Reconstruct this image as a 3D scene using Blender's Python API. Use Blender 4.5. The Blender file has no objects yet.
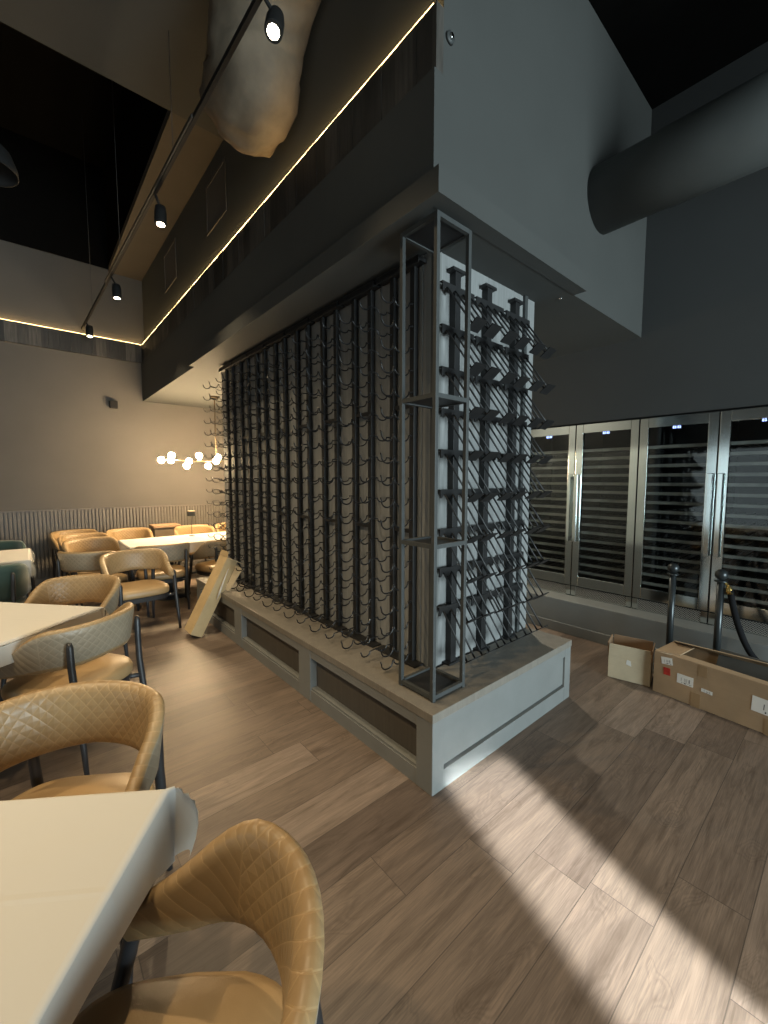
import bpy, bmesh, math, random
from math import sin, cos, pi, radians, sqrt, atan2, hypot
from mathutils import Vector, Matrix
random.seed(7)
S = bpy.context.scene
COL = S.collection
S.view_settings.view_transform = 'Standard'
S.view_settings.look = 'None'
S.view_settings.gamma = 1.0
S.view_settings.use_curve_mapping = False
S.view_settings.exposure = 0.0

# ------------------------------------------------------------------ materials
class NT:
    def __init__(s, name):
        s.m = bpy.data.materials.new(name); s.m.use_nodes = True
        s.t = s.m.node_tree; s.n = s.t.nodes; s.l = s.t.links
        s.n.clear()
        s.out = s.n.new('ShaderNodeOutputMaterial')
        s.b = s.n.new('ShaderNodeBsdfPrincipled')
        s.l.new(s.b.outputs[0], s.out.inputs[0])
    def set(s, sock, v):
        if hasattr(v, 'is_output'): s.l.new(v, sock)
        else:
            if isinstance(v, (tuple, list)) and len(v) == 3 and sock.type == 'RGBA': v = (*v, 1)
            sock.default_value = v
    def math(s, op, a, b=0.0, c=None):
        n = s.n.new('ShaderNodeMath'); n.operation = op
        s.set(n.inputs[0], a); s.set(n.inputs[1], b)
        if c is not None: s.set(n.inputs[2], c)
        return n.outputs[0]
    def coord(s, which='Object'):
        return s.n.new('ShaderNodeTexCoord').outputs[which]
    def sep(s, v):
        n = s.n.new('ShaderNodeSeparateXYZ'); s.l.new(v, n.inputs[0]); return n.outputs
    def comb(s, x, y, z):
        n = s.n.new('ShaderNodeCombineXYZ')
        for i, q in enumerate((x, y, z)): s.set(n.inputs[i], q)
        return n.outputs[0]
    def noise(s, vec, scale, detail=3, rough=.55, dist=0.0):
        n = s.n.new('ShaderNodeTexNoise'); s.l.new(vec, n.inputs['Vector'])
        n.inputs['Scale'].default_value = scale; n.inputs['Detail'].default_value = detail
        n.inputs['Roughness'].default_value = rough; n.inputs['Distortion'].default_value = dist
        return n.outputs[0]
    def white(s, vec):
        n = s.n.new('ShaderNodeTexWhiteNoise'); n.noise_dimensions = '3D'; s.l.new(vec, n.inputs['Vector']); return n.outputs['Value']
    def mapping(s, vec, scale=(1, 1, 1), loc=(0, 0, 0)):
        n = s.n.new('ShaderNodeMapping'); s.l.new(vec, n.inputs[0])
        n.inputs['Scale'].default_value = scale; n.inputs['Location'].default_value = loc
        return n.outputs[0]
    def ramp(s, fac, stops):
        n = s.n.new('ShaderNodeValToRGB'); s.set(n.inputs[0], fac)
        e = n.color_ramp.elements
        while len(e) < len(stops): e.new(.5)
        for q, (p, c) in zip(e, stops): q.position = p; q.color = (*c, 1)
        return n.outputs[0]
    def mixc(s, fac, a, b, mode='MIX'):
        n = s.n.new('ShaderNodeMix'); n.data_type = 'RGBA'; n.blend_type = mode
        s.set(n.inputs['Factor'], fac); s.set(n.inputs['A'] if 0 else n.inputs[6], a); s.set(n.inputs[7], b)
        return n.outputs[2]
    def bump(s, h, strength=.3, dist=.01):
        n = s.n.new('ShaderNodeBump'); n.inputs['Strength'].default_value = strength
        n.inputs['Distance'].default_value = dist; s.l.new(h, n.inputs['Height'])
        s.l.new(n.outputs[0], s.b.inputs['Normal'])
    def p(s, **k):
        for a, v in k.items(): s.set(s.b.inputs[a.replace('_', ' ')], v)
        return s

def simple(name, col, rough=.5, metal=0.0, var=.12, scale=6, bump=0.0, bscale=60, stretch=(1, 1, 1), **k):
    t = NT(name); v = t.mapping(t.coord(), stretch)
    f = t.noise(v, scale)
    lo = tuple(c * (1 - var) for c in col); hi = tuple(min(1, c * (1 + var)) for c in col)
    t.p(Base_Color=t.ramp(f, [(.3, lo), (.7, hi)]), Roughness=rough, Metallic=metal, **k)
    if bump: t.bump(t.noise(v, bscale), bump, .004)
    return t.m

def emit(name, col, strength):
    t = NT(name); t.p(Base_Color=(0, 0, 0), Emission_Color=col, Emission_Strength=strength); return t.m

M = {}
def wood_floor():
    t = NT('floor_planks'); o = t.coord(); x, y, z = t.sep(o)
    W, L = .2135, 1.32
    r = t.math('DIVIDE', t.math('SUBTRACT', y, .388), W)
    row = t.math('FLOOR', r); fr = t.math('FRACT', r)
    rnd = t.white(t.comb(row, 3.7, 1.3))
    c = t.math('ADD', t.math('DIVIDE', x, L), t.math('MULTIPLY', rnd, 7.31))
    colm = t.math('FLOOR', c); fc = t.math('FRACT', c)
    pid = t.white(t.comb(row, colm, 9.1)); pid2 = t.white(t.comb(colm, row, 4.4))
    # grain, long along X
    gv = t.comb(t.math('ADD', t.math('MULTIPLY', x, 1.0), t.math('MULTIPLY', pid, 37)), t.math('ADD', t.math('MULTIPLY', y, 9.0), t.math('MULTIPLY', pid2, 91)), 0.0)
    g1 = t.noise(gv, 2.2, 6, .62, 1.1)
    g2 = t.noise(t.mapping(gv, (2.2, 7, 1)), 3.5, 4, .6, .3)
    # cathedral figure: rings of a stretched distance field
    kv = t.comb(t.math('ADD', t.math('MULTIPLY', x, 2.6), t.math('MULTIPLY', pid2, 53)), t.math('ADD', t.math('MULTIPLY', y, 7.5), t.math('MULTIPLY', pid, 17)), 0.0)
    kn = t.noise(kv, .9, 2, .5, .4)
    rings = t.math('ABSOLUTE', t.math('SUBTRACT', t.math('FRACT', t.math('ADD', t.math('MULTIPLY', kn, 26), t.math('MULTIPLY', g2, .9))), .5))
    knm = t.math('MULTIPLY', t.math('GREATER_THAN', kn, .57), 1.0)
    tone = t.ramp(pid, [(0, (.098, .071, .056)), (.3, (.140, .103, .079)), (.7, (.170, .126, .096)), (1, (.212, .161, .127))])
    gr = t.ramp(g1, [(.3, (.62, .60, .58)), (.5, (.95, .95, .95)), (.72, (1.22, 1.2, 1.17))])
    col = t.mixc(1.0, tone, gr, 'MULTIPLY')
    gr2 = t.ramp(g2, [(.35, (.82, .82, .82)), (.65, (1.12, 1.12, 1.12))])
    col = t.mixc(1.0, col, gr2, 'MULTIPLY')
    rr = t.ramp(rings, [(.0, (.62, .60, .58)), (.42, (1.05, 1.05, 1.05))])
    col = t.mixc(t.math('MULTIPLY', knm, .38), col, t.mixc(1.0, col, rr, 'MULTIPLY'))
    ey = t.math('MULTIPLY', t.math('MINIMUM', fr, t.math('SUBTRACT', 1.0, fr)), W)
    ex = t.math('MULTIPLY', t.math('MINIMUM', fc, t.math('SUBTRACT', 1.0, fc)), L)
    seam = t.math('LESS_THAN', t.math('MINIMUM', ey, ex), .0016)
    col = t.mixc(t.math('MULTIPLY', seam, .65), col, (.03, .024, .02))
    t.p(Base_Color=col, Roughness=t.math('ADD', .36, t.math('MULTIPLY', g1, .2)), Specular_IOR_Level=.45)
    h = t.math('SUBTRACT', t.math('MULTIPLY', g2, .25), seam)
    t.bump(h, .25, .0015)
    return t.m

def leather(name, c1, c2):
    """quilted upholstery: UV u = metres along the band, v = metres up; diamonds in the middle, slanted channels on the wings"""
    t = NT(name); u, v, _ = t.sep(t.coord('UV'))
    k = 1 / .046
    a = t.math('MULTIPLY', t.math('ADD', u, v), k); b = t.math('MULTIPLY', t.math('SUBTRACT', u, v), k)
    au = t.math('ABSOLUTE', u)
    def ln(q): return t.math('ABSOLUTE', t.math('SUBTRACT', t.math('FRACT', q), .5))
    da = t.math('SUBTRACT', .5, ln(a)); db = t.math('SUBTRACT', .5, ln(b))
    wing = t.math('MULTIPLY', t.math('SUBTRACT', t.math('MULTIPLY', au, .85), v), 1 / .042)
    dw = t.math('SUBTRACT', .5, ln(wing))
    mid = t.math('LESS_THAN', au, .34)
    dd = t.math('MINIMUM', da, db)
    d = t.math('ADD', t.math('MULTIPLY', mid, dd), t.math('MULTIPLY', t.math('SUBTRACT', 1.0, mid), dw))
    seam = t.math('MULTIPLY', t.math('ABSOLUTE', t.math('SUBTRACT', au, .34)), 20)
    d = t.math('MINIMUM', d, seam)
    d = t.math('MINIMUM', t.math('POWER', t.math('MULTIPLY', d, 2.2), .6), 1.0)
    o = t.coord()
    f = t.noise(o, 9, 4)
    base = t.ramp(f, [(.3, c1), (.7, c2)])
    t.p(Base_Color=t.mixc(t.math('MULTIPLY', t.math('LESS_THAN', d, .32), .35), base, tuple(min(1, q * 1.35) for q in c2)), Roughness=.42, Specular_IOR_Level=.5)
    hh = t.math('ADD', d, t.math('MULTIPLY', t.noise(o, 220, 2), .05))
    t.bump(hh, .5, .0032)
    return t.m

def slats(name, cols, pitch, axis, rough=.6):
    t = NT(name); x, y, z = t.sep(t.coord()); q = x if axis == 'X' else y
    i = t.math('FLOOR', t.math('DIVIDE', q, pitch))
    r = t.white(t.comb(i, 2.2, 5.5))
    g = t.noise(t.mapping(t.coord(), (14, 14, 1.5)), 3, 5)
    col = t.mixc(1.0, t.ramp(r, [(0, cols[0]), (.5, cols[1]), (1, cols[2])]), t.ramp(g, [(.3, (.6, .6, .6)), (.7, (1.3, 1.3, 1.3))]), 'MULTIPLY')
    t.p(Base_Color=col, Roughness=rough); t.bump(g, .2, .004)
    return t.m

def greywood(name, c, d):
    t = NT(name); o = t.coord()
    g = t.noise(t.mapping(o, (9, 9, .9)), 2.2, 6, .6, .8)
    g2 = t.noise(t.mapping(o, (40, 40, 1.5)), 3, 3)
    col = t.mixc(.35, t.ramp(g, [(.28, c), (.75, d)]), t.ramp(g2, [(.3, c), (.7, d)]))
    t.p(Base_Color=col, Roughness=.55); t.bump(g2, .15, .002)
    return t.m

def brushed(name, col, rough):
    t = NT(name); o = t.coord()
    g = t.noise(t.mapping(o, (3, 3, 160)), 3, 2)
    t.p(Base_Color=t.ramp(g, [(.3, tuple(q * .9 for q in col)), (.7, col)]), Metallic=1.0, Roughness=t.math('ADD', rough, t.math('MULTIPLY', g, .08)))
    return t.m

def glass(name, tint, ior=1.45, refl=1.0):
    """a thin sheet: clear with a Fresnel mirror"""
    t = NT(name); t.n.remove(t.b)
    tr = t.n.new('ShaderNodeBsdfTransparent'); tr.inputs[0].default_value = (*tint, 1)
    gl = t.n.new('ShaderNodeBsdfGlossy'); gl.inputs['Roughness'].default_value = .03; gl.inputs[0].default_value = (refl, refl, refl, 1)
    fr = t.n.new('ShaderNodeFresnel'); fr.inputs[0].default_value = ior
    mx = t.n.new('ShaderNodeMixShader')
    t.l.new(t.math('MULTIPLY', fr.outputs[0], .55), mx.inputs[0]); t.l.new(tr.outputs[0], mx.inputs[1]); t.l.new(gl.outputs[0], mx.inputs[2])
    t.l.new(mx.outputs[0], t.out.inputs[0])
    return t.m

def linen():
    t = NT('table_linen'); x, y, z = t.sep(t.coord())
    cr = None
    for q, off in ((x, .02), (y, -.16)):
        d = t.math('ABSOLUTE', t.math('SUBTRACT', q, off))
        e = t.math('MAXIMUM', t.math('SUBTRACT', 1.0, t.math('MULTIPLY', d, 90)), 0.0)
        cr = e if cr is None else t.math('MAXIMUM', cr, e)
    w = t.noise(t.coord(), 5, 3)
    t.p(Base_Color=(.54, .525, .49), Roughness=.8, Sheen_Weight=.1)
    t.bump(t.math('ADD', t.math('MULTIPLY', cr, .25), w), .3, .012)
    return t.m

def cardboard(name, c):
    t = NT(name); o = t.coord(); f = t.noise(o, 5, 5); g = t.noise(t.mapping(o, (1, 1, 90)), 4, 2)
    lo = tuple(q * .82 for q in c); hi = tuple(q * 1.12 for q in c)
    t.p(Base_Color=t.mixc(.25, t.ramp(f, [(.3, lo), (.7, hi)]), t.ramp(g, [(.3, lo), (.7, hi)])), Roughness=.75)
    t.bump(f, .25, .01)
    return t.m

def barcode(name):
    """a white sticker with bars and lines of print, in UV space"""
    t = NT(name); u, v, _ = t.sep(t.coord('UV'))
    b = t.white(t.comb(t.math('FLOOR', t.math('MULTIPLY', u, 46)), 1.0, 2.0))
    bar = t.math('GREATER_THAN', b, .5)
    inb = t.math('MULTIPLY', t.math('MULTIPLY', t.math('GREATER_THAN', v, .28), t.math('LESS_THAN', v, .66)),
                 t.math('MULTIPLY', t.math('GREATER_THAN', u, .22), t.math('LESS_THAN', u, .8)))
    tx = t.math('GREATER_THAN', t.white(t.comb(t.math('FLOOR', t.math('MULTIPLY', u, 24)), t.math('FLOOR', t.math('MULTIPLY', v, 12)), 3.0)), .45)
    int_ = t.math('MULTIPLY', t.math('MULTIPLY', t.math('LESS_THAN', v, .2), t.math('GREATER_THAN', v, .08)), t.math('MULTIPLY', t.math('GREATER_THAN', u, .3), t.math('LESS_THAN', u, .9)))
    k = t.math('MAXIMUM', t.math('MULTIPLY', bar, inb), t.math('MULTIPLY', tx, int_))
    t.p(Base_Color=t.mixc(k, (.72, .72, .70), (.06, .06, .07)), Roughness=.5)
    return t.m

M['floor'] = wood_floor()
M['wall'] = simple('dark_wall_paint', (.080, .074, .068), .85, var=.05, scale=2, bump=.08, bscale=140)
M['bulk'] = simple('bulkhead_paint', (.052, .054, .051), .8, var=.05, scale=2, bump=.06, bscale=120)
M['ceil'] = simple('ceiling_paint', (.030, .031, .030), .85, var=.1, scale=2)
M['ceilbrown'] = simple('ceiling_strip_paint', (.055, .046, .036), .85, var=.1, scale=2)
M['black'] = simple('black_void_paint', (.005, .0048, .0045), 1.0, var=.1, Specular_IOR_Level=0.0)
M['wains'] = simple('fluted_panel_paint', (.11, .10, .09), .6, var=.08, scale=4)
M['slatX'] = slats('reclaimed_boards_back', [(.016, .014, .012), (.036, .032, .028), (.075, .067, .058)], .13, 'X')
M['slatY'] = slats('reclaimed_boards_side', [(.016, .014, .012), (.036, .032, .028), (.075, .067, .058)], .13, 'Y')
M['core'] = greywood('grey_board_cladding', (.165, .17, .17), (.29, .296, .292))
M['plat'] = simple('platform_paint', (.175, .18, .174), .5, var=.06, scale=5, bump=.05, bscale=90)
M['plattop'] = greywood('platform_top_board', (.14, .125, .105), (.21, .19, .16))
M['platpanel'] = greywood('platform_recess_panel', (.055, .048, .040), (.085, .075, .062))
M['rack'] = simple('black_rack_steel', (.012, .012, .0125), .5, .0, var=.15, scale=20)
M['wire'] = simple('black_rack_wire', (.028, .028, .029), .28, .6, var=.1)
M['bolt'] = simple('bolt_steel', (.5, .5, .5), .3, 1.0)
M['stand'] = simple('charcoal_steel_frame', (.050, .054, .054), .55, .1, var=.12, scale=15)
M['tray'] = simple('black_shelf_sheet', (.016, .016, .017), .45, .2)
M['steel'] = brushed('brushed_stainless', (.63, .68, .675), .09)
M['fridgein'] = simple('fridge_liner', (.012, .012, .013), .6)
M['shelf'] = simple('fridge_shelf_front', (.28, .265, .24), .4, .2, var=.3)
M['shelfrail'] = simple('fridge_shelf_wire', (.05, .05, .05), .4, .6)
M['fglass'] = glass('fridge_glass', (.86, .89, .89), 1.5)
M['led'] = emit('fridge_display_digits', (.35, .45, 1.0), 5.0)
def grille():
    t = NT('pressed_grille_metal'); x, y, z = t.sep(t.coord())
    s = 1 / .018
    a = t.math('ABSOLUTE', t.math('SUBTRACT', t.math('FRACT', t.math('MULTIPLY', t.math('ADD', y, z), s)), .5))
    b = t.math('ABSOLUTE', t.math('SUBTRACT', t.math('FRACT', t.math('MULTIPLY', t.math('SUBTRACT', y, z), s)), .5))
    k = t.math('GREATER_THAN', t.math('MAXIMUM', a, b), .33)
    t.p(Base_Color=t.mixc(k, (.03, .03, .03), (.5, .49, .46)), Metallic=.8, Roughness=.35)
    return t.m
M['grille'] = grille()
M['leather'] = leather('tan_quilted_leather', (.262, .172, .083), (.318, .212, .104))
M['taupe'] = leather('taupe_quilted_leather', (.245, .20, .14), (.30, .245, .175))
M['seatleather'] = simple('tan_seat_leather', (.36, .235, .112), .42, var=.08, scale=8, bump=.08, bscale=220)
M['green'] = simple('green_velvet', (.022, .055, .045), .7, var=.15, scale=10, Sheen_Weight=.4)
M['leg'] = simple('black_painted_wood', (.022, .022, .024), .42, var=.1)
M['linen'] = linen()
M['tabletop'] = simple('table_board', (.12, .09, .06), .5)
M['card'] = cardboard('cardboard_brown', (.36, .25, .15))
M['cardpale'] = cardboard('cardboard_pale', (.46, .38, .26))
M['cardin'] = cardboard('cardboard_inside', (.30, .19, .11))
M['kraft'] = cardboard('cardboard_long_carton', (.50, .37, .20))
M['tape'] = simple('brown_packing_tape', (.30, .20, .11), .3, var=.05)
M['foam'] = simple('grey_packing_sheet', (.10, .098, .09), .7)
M['sticker'] = barcode('printed_sticker')
M['red'] = simple('red_sticker', (.42, .03, .02), .5, var=.25, scale=40)
M['post'] = simple('black_stanchion', (.035, .04, .042), .32, .5)
M['rope'] = simple('black_velvet_rope', (.010, .010, .011), .9, Specular_IOR_Level=.1)
M['brass'] = simple('brass_hook', (.75, .52, .18), .25, 1.0)
M['bulb'] = emit('lit_globe_glass', (1.0, .72, .40), 380.0)
M['brassdark'] = simple('bronze_fixture', (.10, .075, .045), .35, .8)
M['ledstrip'] = emit('led_strip_glow', (1.0, .66, .27), 15.0)
M['lens'] = emit('lit_spot_lens', (1.0, .88, .66), 40.0)
M['track'] = simple('track_black', (.010, .010, .010), .7, Specular_IOR_Level=.2)
M['trackgrey'] = simple('track_grey_rail', (.035, .030, .025), .7)
M['wrap'] = simple('duct_wrap', (.11, .085, .058), .75, var=.25, scale=6, bump=.6, bscale=9)
M['duct'] = simple('painted_duct', (.070, .076, .074), .6, var=.08, scale=4)
M['cable'] = simple('thin_cable', (.03, .03, .03), .7)
M['chrome'] = simple('chrome', (.75, .75, .75), .12, 1.0)
M['frame'] = simple('panel_frame', (.07, .065, .058), .7)

# ------------------------------------------------------------------ geometry helpers
def box(bm, x0, x1, y0, y1, z0, z1, bev=0.0, mat=None):
    r = bmesh.ops.create_cube(bm, size=1)
    vs = r['verts']
    for v in vs:
        v.co = Vector(((x0 + x1) / 2 + v.co.x * (x1 - x0), (y0 + y1) / 2 + v.co.y * (y1 - y0), (z0 + z1) / 2 + v.co.z * (z1 - z0)))
    if bev:
        es = list({e for v in vs for e in v.link_edges})
        rr = bmesh.ops.bevel(bm, geom=es, offset=bev, segments=2, affect='EDGES', profile=.5)
        vs = list({v for f in rr['faces'] for v in f.verts} | {v for v in vs if v.is_valid})
    if mat is not None:
        bmesh.ops.transform(bm, matrix=mat, verts=vs)
    return vs

def tube(bm, pts, r, seg=8, caps=True, flat=1.0):
    pts = [Vector(p) for p in pts]; n = len(pts)
    rr = r if isinstance(r, (list, tuple)) else [r] * n
    tan = [(pts[min(i + 1, n - 1)] - pts[max(i - 1, 0)]).normalized() for i in range(n)]
    up = Vector((0, 0, 1)) if abs(tan[0].z) < .9 else Vector((0, 1, 0))
    nrm = (up - tan[0] * up.dot(tan[0])).normalized()
    rings = []
    for i in range(n):
        nrm = (nrm - tan[i] * nrm.dot(tan[i])).normalized()
        bi = tan[i].cross(nrm)
        rings.append([bm.verts.new(pts[i] + (nrm * cos(2 * pi * k / seg) * flat + bi * sin(2 * pi * k / seg)) * rr[i]) for k in range(seg)])
    for a, b in zip(rings, rings[1:]):
        for k in range(seg):
            f = bm.faces.new((a[k], a[(k + 1) % seg], b[(k + 1) % seg], b[k])); f.smooth = True
    if caps:
        bm.faces.new(rings[0][::-1]); bm.faces.new(rings[-1])
    return rings

def lathe(bm, prof, seg=24, loc=(0, 0, 0)):
    rings = []
    for r, z in prof:
        rings.append([bm.verts.new((loc[0] + r * cos(2 * pi * k / seg), loc[1] + r * sin(2 * pi * k / seg), loc[2] + z)) for k in range(seg)])
    for a, b in zip(rings, rings[1:]):
        for k in range(seg):
            f = bm.faces.new((a[k], a[(k + 1) % seg], b[(k + 1) % seg], b[k])); f.smooth = True
    bm.faces.new(rings[0][::-1]); bm.faces.new(rings[-1])

def poly(bm, pts2, fn, d0, d1):
    """extrude a 2-D outline; fn(a, b, d) -> 3-D point"""
    a = [bm.verts.new(fn(u, v, d0)) for u, v in pts2]; b = [bm.verts.new(fn(u, v, d1)) for u, v in pts2]
    n = len(a)
    bm.faces.new(a[::-1]); bm.faces.new(b)
    for i in range(n): bm.faces.new((a[i], a[(i + 1) % n], b[(i + 1) % n], b[i]))

PM = {}
def obj(name, bm, mat, parent=None, world=False, loc=None, kind=None, recalc=True):
    """link bm as ONE mesh object; world=True: the vertices are in world coordinates, moved into the parent's frame"""
    if world and parent is not None:
        bmesh.ops.transform(bm, matrix=PM[parent.name].inverted(), verts=bm.verts)
    if recalc: bmesh.ops.recalc_face_normals(bm, faces=bm.faces)
    me = bpy.data.meshes.new(name); bm.to_mesh(me); bm.free()
    for mm in (mat if isinstance(mat, list) else [mat]): me.materials.append(mm)
    o = bpy.data.objects.new(name, me); COL.objects.link(o)
    if parent is not None: o.parent = parent; PM[o.name] = PM[parent.name].copy() if world else PM[parent.name].copy()
    else: PM[o.name] = Matrix()
    if loc: o.location = loc
    if kind: o['kind'] = kind
    return o

def thing(name, label, cat, loc=(0, 0, 0), rz=0.0, group=None):
    o = bpy.data.objects.new(name, None); COL.objects.link(o)
    o.empty_display_size = .1
    o.location = loc; o.rotation_euler = (0, 0, rz)
    PM[o.name] = Matrix.Translation(loc) @ Matrix.Rotation(rz, 4, 'Z')
    tag(o, label, cat, group); return o

def tag(o, label, cat, group=None):
    o['label'] = label; o['category'] = cat
    if group: o['group'] = group
    return o

def dup(root, loc, rz, label, group=None):
    def cp(o, par):
        c = o.copy(); COL.objects.link(c)
        if par is not None: c.parent = par
        PM[c.name] = Matrix.Translation(loc) @ Matrix.Rotation(rz, 4, 'Z')
        for ch in list(o.children): cp(ch, c)
        return c
    r = cp(root, None); r.location = loc; r.rotation_euler = (0, 0, rz)
    r['label'] = label
    if group: r['group'] = group
    return r

def B(): return bmesh.new()
def struct(name, mat, *boxes, bev=0.0):
    bm = B()
    for b in boxes: box(bm, *b, bev=bev)
    return obj(name, bm, mat, kind='structure')

# ------------------------------------------------------------------ the room
XL, XR, YF, YB, ZC = -4.6, 4.28, -6.0, 7.85, 4.75
struct('floor', M['floor'], (XL - .1, XR + .8, YF - .1, YB + .1, -.06, 0))
struct('wall_back', M['wall'], (XL - .1, XR + .9, YB, YB + .12, 0, ZC + 1.6))
LY0, LY1, LZ0, LZ1 = 1.3, 3.5, .25, 2.3  # unseen side window, added so the cooler doors mirror something bright
struct('wall_left', M['wall'], (XL - .12, XL, YF - .1, LY0, 0, ZC + .8), (XL - .12, XL, LY1, YB, 0, ZC + .8), (XL - .12, XL, LY0, LY1, 0, LZ0), (XL - .12, XL, LY0, LY1, LZ1, ZC + .8))
wb = B()
for q in range(4):
    yq = LY0 + (LY1 - LY0 - .05) * q / 3; box(wb, XL - .09, XL - .03, yq, yq + .05, LZ0, LZ1)
box(wb, XL - .09, XL - .03, LY0, LY1, LZ0, LZ0 + .06); box(wb, XL - .09, XL - .03, LY0, LY1, LZ1 - .06, LZ1)
obj('reflection_window', wb, M['tray'], kind='structure')
FY0, FY1, FZ0, FZ1 = .20, 2.545, .335, 2.105          # the recess of the wine coolers
struct('wall_right', simple('wall_paint_shaded', (.036, .038, .038), .85, var=.05, scale=2), (XR, XR + .12, YF, YB, FZ1 + .012, ZC + .1), (XR, XR + .12, FY1 + .004, YB, 0, FZ1 + .012), (XR, XR + .12, YF, -.38, 0, FZ1 + .012))  # same paint as the other walls, its colour darkened to imitate shade
# front wall with an assumed shop window (behind the camera), added for cool light
WX0, WX1, WZ0, WZ1 = .2, 3.4, .35, 2.55
struct('wall_front', M['wall'], (XL - .1, WX0, YF - .12, YF, 0, ZC + .1), (WX1, XR + .12, YF - .12, YF, 0, ZC + .1),
       (WX0, WX1, YF - .12, YF, 0, WZ0), (WX0, WX1, YF - .12, YF, WZ1, ZC + .1))
wb = B()
for x in (WX0, (2 * WX0 + WX1) / 3 - .025, (WX0 + 2 * WX1) / 3 - .025, WX1 - .05): box(wb, x, x + .05, YF - .1, YF - .03, WZ0, WZ1)
box(wb, WX0, WX1, YF - .1, YF - .03, WZ0, WZ0 + .05); box(wb, WX0, WX1, YF - .1, YF - .03, WZ1 - .05, WZ1)
w = obj('assumed_window', wb, M['tray'], kind='structure')
# ceiling: grey soffit near the camera, black recess with a brown margin beyond it
RX, RY = 1.12, 4.15
BX, BY = 1.515, 1.405
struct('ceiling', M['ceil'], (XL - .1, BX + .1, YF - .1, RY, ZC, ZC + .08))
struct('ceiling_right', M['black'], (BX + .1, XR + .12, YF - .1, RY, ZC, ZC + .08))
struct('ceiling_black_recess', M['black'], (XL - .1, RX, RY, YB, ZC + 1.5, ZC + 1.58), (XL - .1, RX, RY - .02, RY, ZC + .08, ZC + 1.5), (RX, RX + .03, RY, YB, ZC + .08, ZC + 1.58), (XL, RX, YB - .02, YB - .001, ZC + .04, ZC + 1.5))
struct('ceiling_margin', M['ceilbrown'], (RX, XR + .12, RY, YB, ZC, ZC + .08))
# bulkhead over the wine wall
ZS = 2.83
BX, BY = 1.515, 1.405
struct('wall_bulkhead', M['bulk'], (BX, XR, BY, YB, ZS, 3.44), (BX + .06, XR, BY, YB, 3.44, ZC))
struct('trim_1', M['bulk'], (1.455, 2.955, 1.318, BY - .0, ZS - .002, ZS + .115), (1.455, BX, BY, 5.07, ZS - .002, ZS + .115))
# reclaimed wood band on bulkhead and back wall
bm = B(); y = BY; i = 0
while y < YB - .03:
    box(bm, BX + .010 + .004 * random.random(), BX + .06, y, min(y + .128, YB - .03), 3.44, 3.725); y += .13
obj('trim_2', bm, M['slatY'], kind='structure')
bm = B(); x = XL
while x < BX - .01:
    box(bm, x, min(x + .128, BX), YB - .05 + .004 * random.random(), YB, 3.44, 3.725); x += .13
obj('trim_3', bm, M['slatX'], kind='structure')
# fluted wainscot on the back wall
bm = B(); x = XL
while x < XR - .05:
    box(bm, x + .006, x + .040, YB - .032, YB - .012, .10, 1.085, bev=.005); x += .046
box(bm, XL, XR, YB - .012, YB, .0, 1.09); box(bm, XL, XR, YB - .04, YB, 1.085, 1.10)
obj('trim_4', bm, M['wains'], kind='structure')
struct('baseboard_back', M['wains'], (XL, XR, YB - .045, YB - .012, 0, .10))
# plinth below the wine coolers
bm = B()
box(bm, 4.045, XR + .7, -.4, 5.2, 0, .335, bev=.004)
obj('trim_5', bm, M['plat'], kind='structure')
struct('baseboard_right', M['plat'], (4.03, 4.045, -.4, 5.2, 0, .10), bev=.003)

# ------------------------------------------------------------------ core wall of the wine display
CX0, CX1, CY0, CY1 = 1.79, 2.855, 1.645, 5.0
PT = .4176
struct('wall_center', M['core'], (CX0, CX1, CY0, CY1, .0, ZS))
struct('reflector_panel', simple('pale_reflector', (.68, .71, .69), .6), (CX1, CX1 + .012, 1.66, CY1, .75, 1.93))  # unseen pale reflector, added to brighten the steel of the left coolers
bm = B()   # corner battens and the batten near the right edge
box(bm, CX0 - .006, CX0 + .05, CY0 - .008, CY0 + .0, PT, ZS); box(bm, CX0 - .008, CX0, CY0 - .008, CY0 + .055, PT, ZS)
box(bm, CX0 - .008, CX0, CY0 + .085, CY0 + .10, PT, ZS)
obj('trim_6', bm, M['plat'], kind='structure')
bm = B(); box(bm, 2.70, 2.735, CY0 - .02, CY0, PT, ZS); obj('trim_7', bm, M['stand'], kind='structure')

# ------------------------------------------------------------------ platform
PX0, PX1, PY0, PY1 = 1.42, 2.865, 1.29, 4.97
pl = thing('display_platform', 'long grey panelled platform carrying the wine rack wall', 'platform', (PX0, PY0, 0))
bm = B()
box(bm, PX0, CX0 - .012, PY0, PY1, PT - .045, PT, bev=.003); box(bm, CX0 - .012, PX1, PY0, CY0 - .022, PT - .045, PT, bev=.003)
obj('top_board', bm, M['plattop'], pl, world=True)
postY = [(PY0 + .004, PY0 + .115), (2.44, 2.60), (3.66, 3.83), (PY1 - .12, PY1 - .004)]
for a, b in postY:
    bm = B(); box(bm, PX0 + .004, PX0 + .09, a, b, 0, PT - .045, bev=.003); obj('post', bm, M['plat'], pl, world=True)
bm = B(); box(bm, PX1 - .085, PX1 - .004, PY0 + .004, PY0 + .09, 0, PT - .045, bev=.003); obj('post', bm, M['plat'], pl, world=True)
for (a0, a1), (b0, b1) in zip(postY, postY[1:]):
    bm = B(); box(bm, PX0 + .006, PX0 + .06, a1, b0, PT - .10, PT - .045); obj('top_rail', bm, M['plat'], pl, world=True)
    bm = B(); box(bm, PX0 + .006, PX0 + .055, a1, b0, 0, .085); box(bm, PX0 + .012, PX0 + .055, a1, b0, .085, .10); obj('bottom_rail', bm, M['plat'], pl, world=True)
    bm = B(); box(bm, PX0 + .055, PX0 + .075, a1 - .01, b0 + .01, .02, PT - .05); obj('panel', bm, M['platpanel'], pl, world=True)
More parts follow.
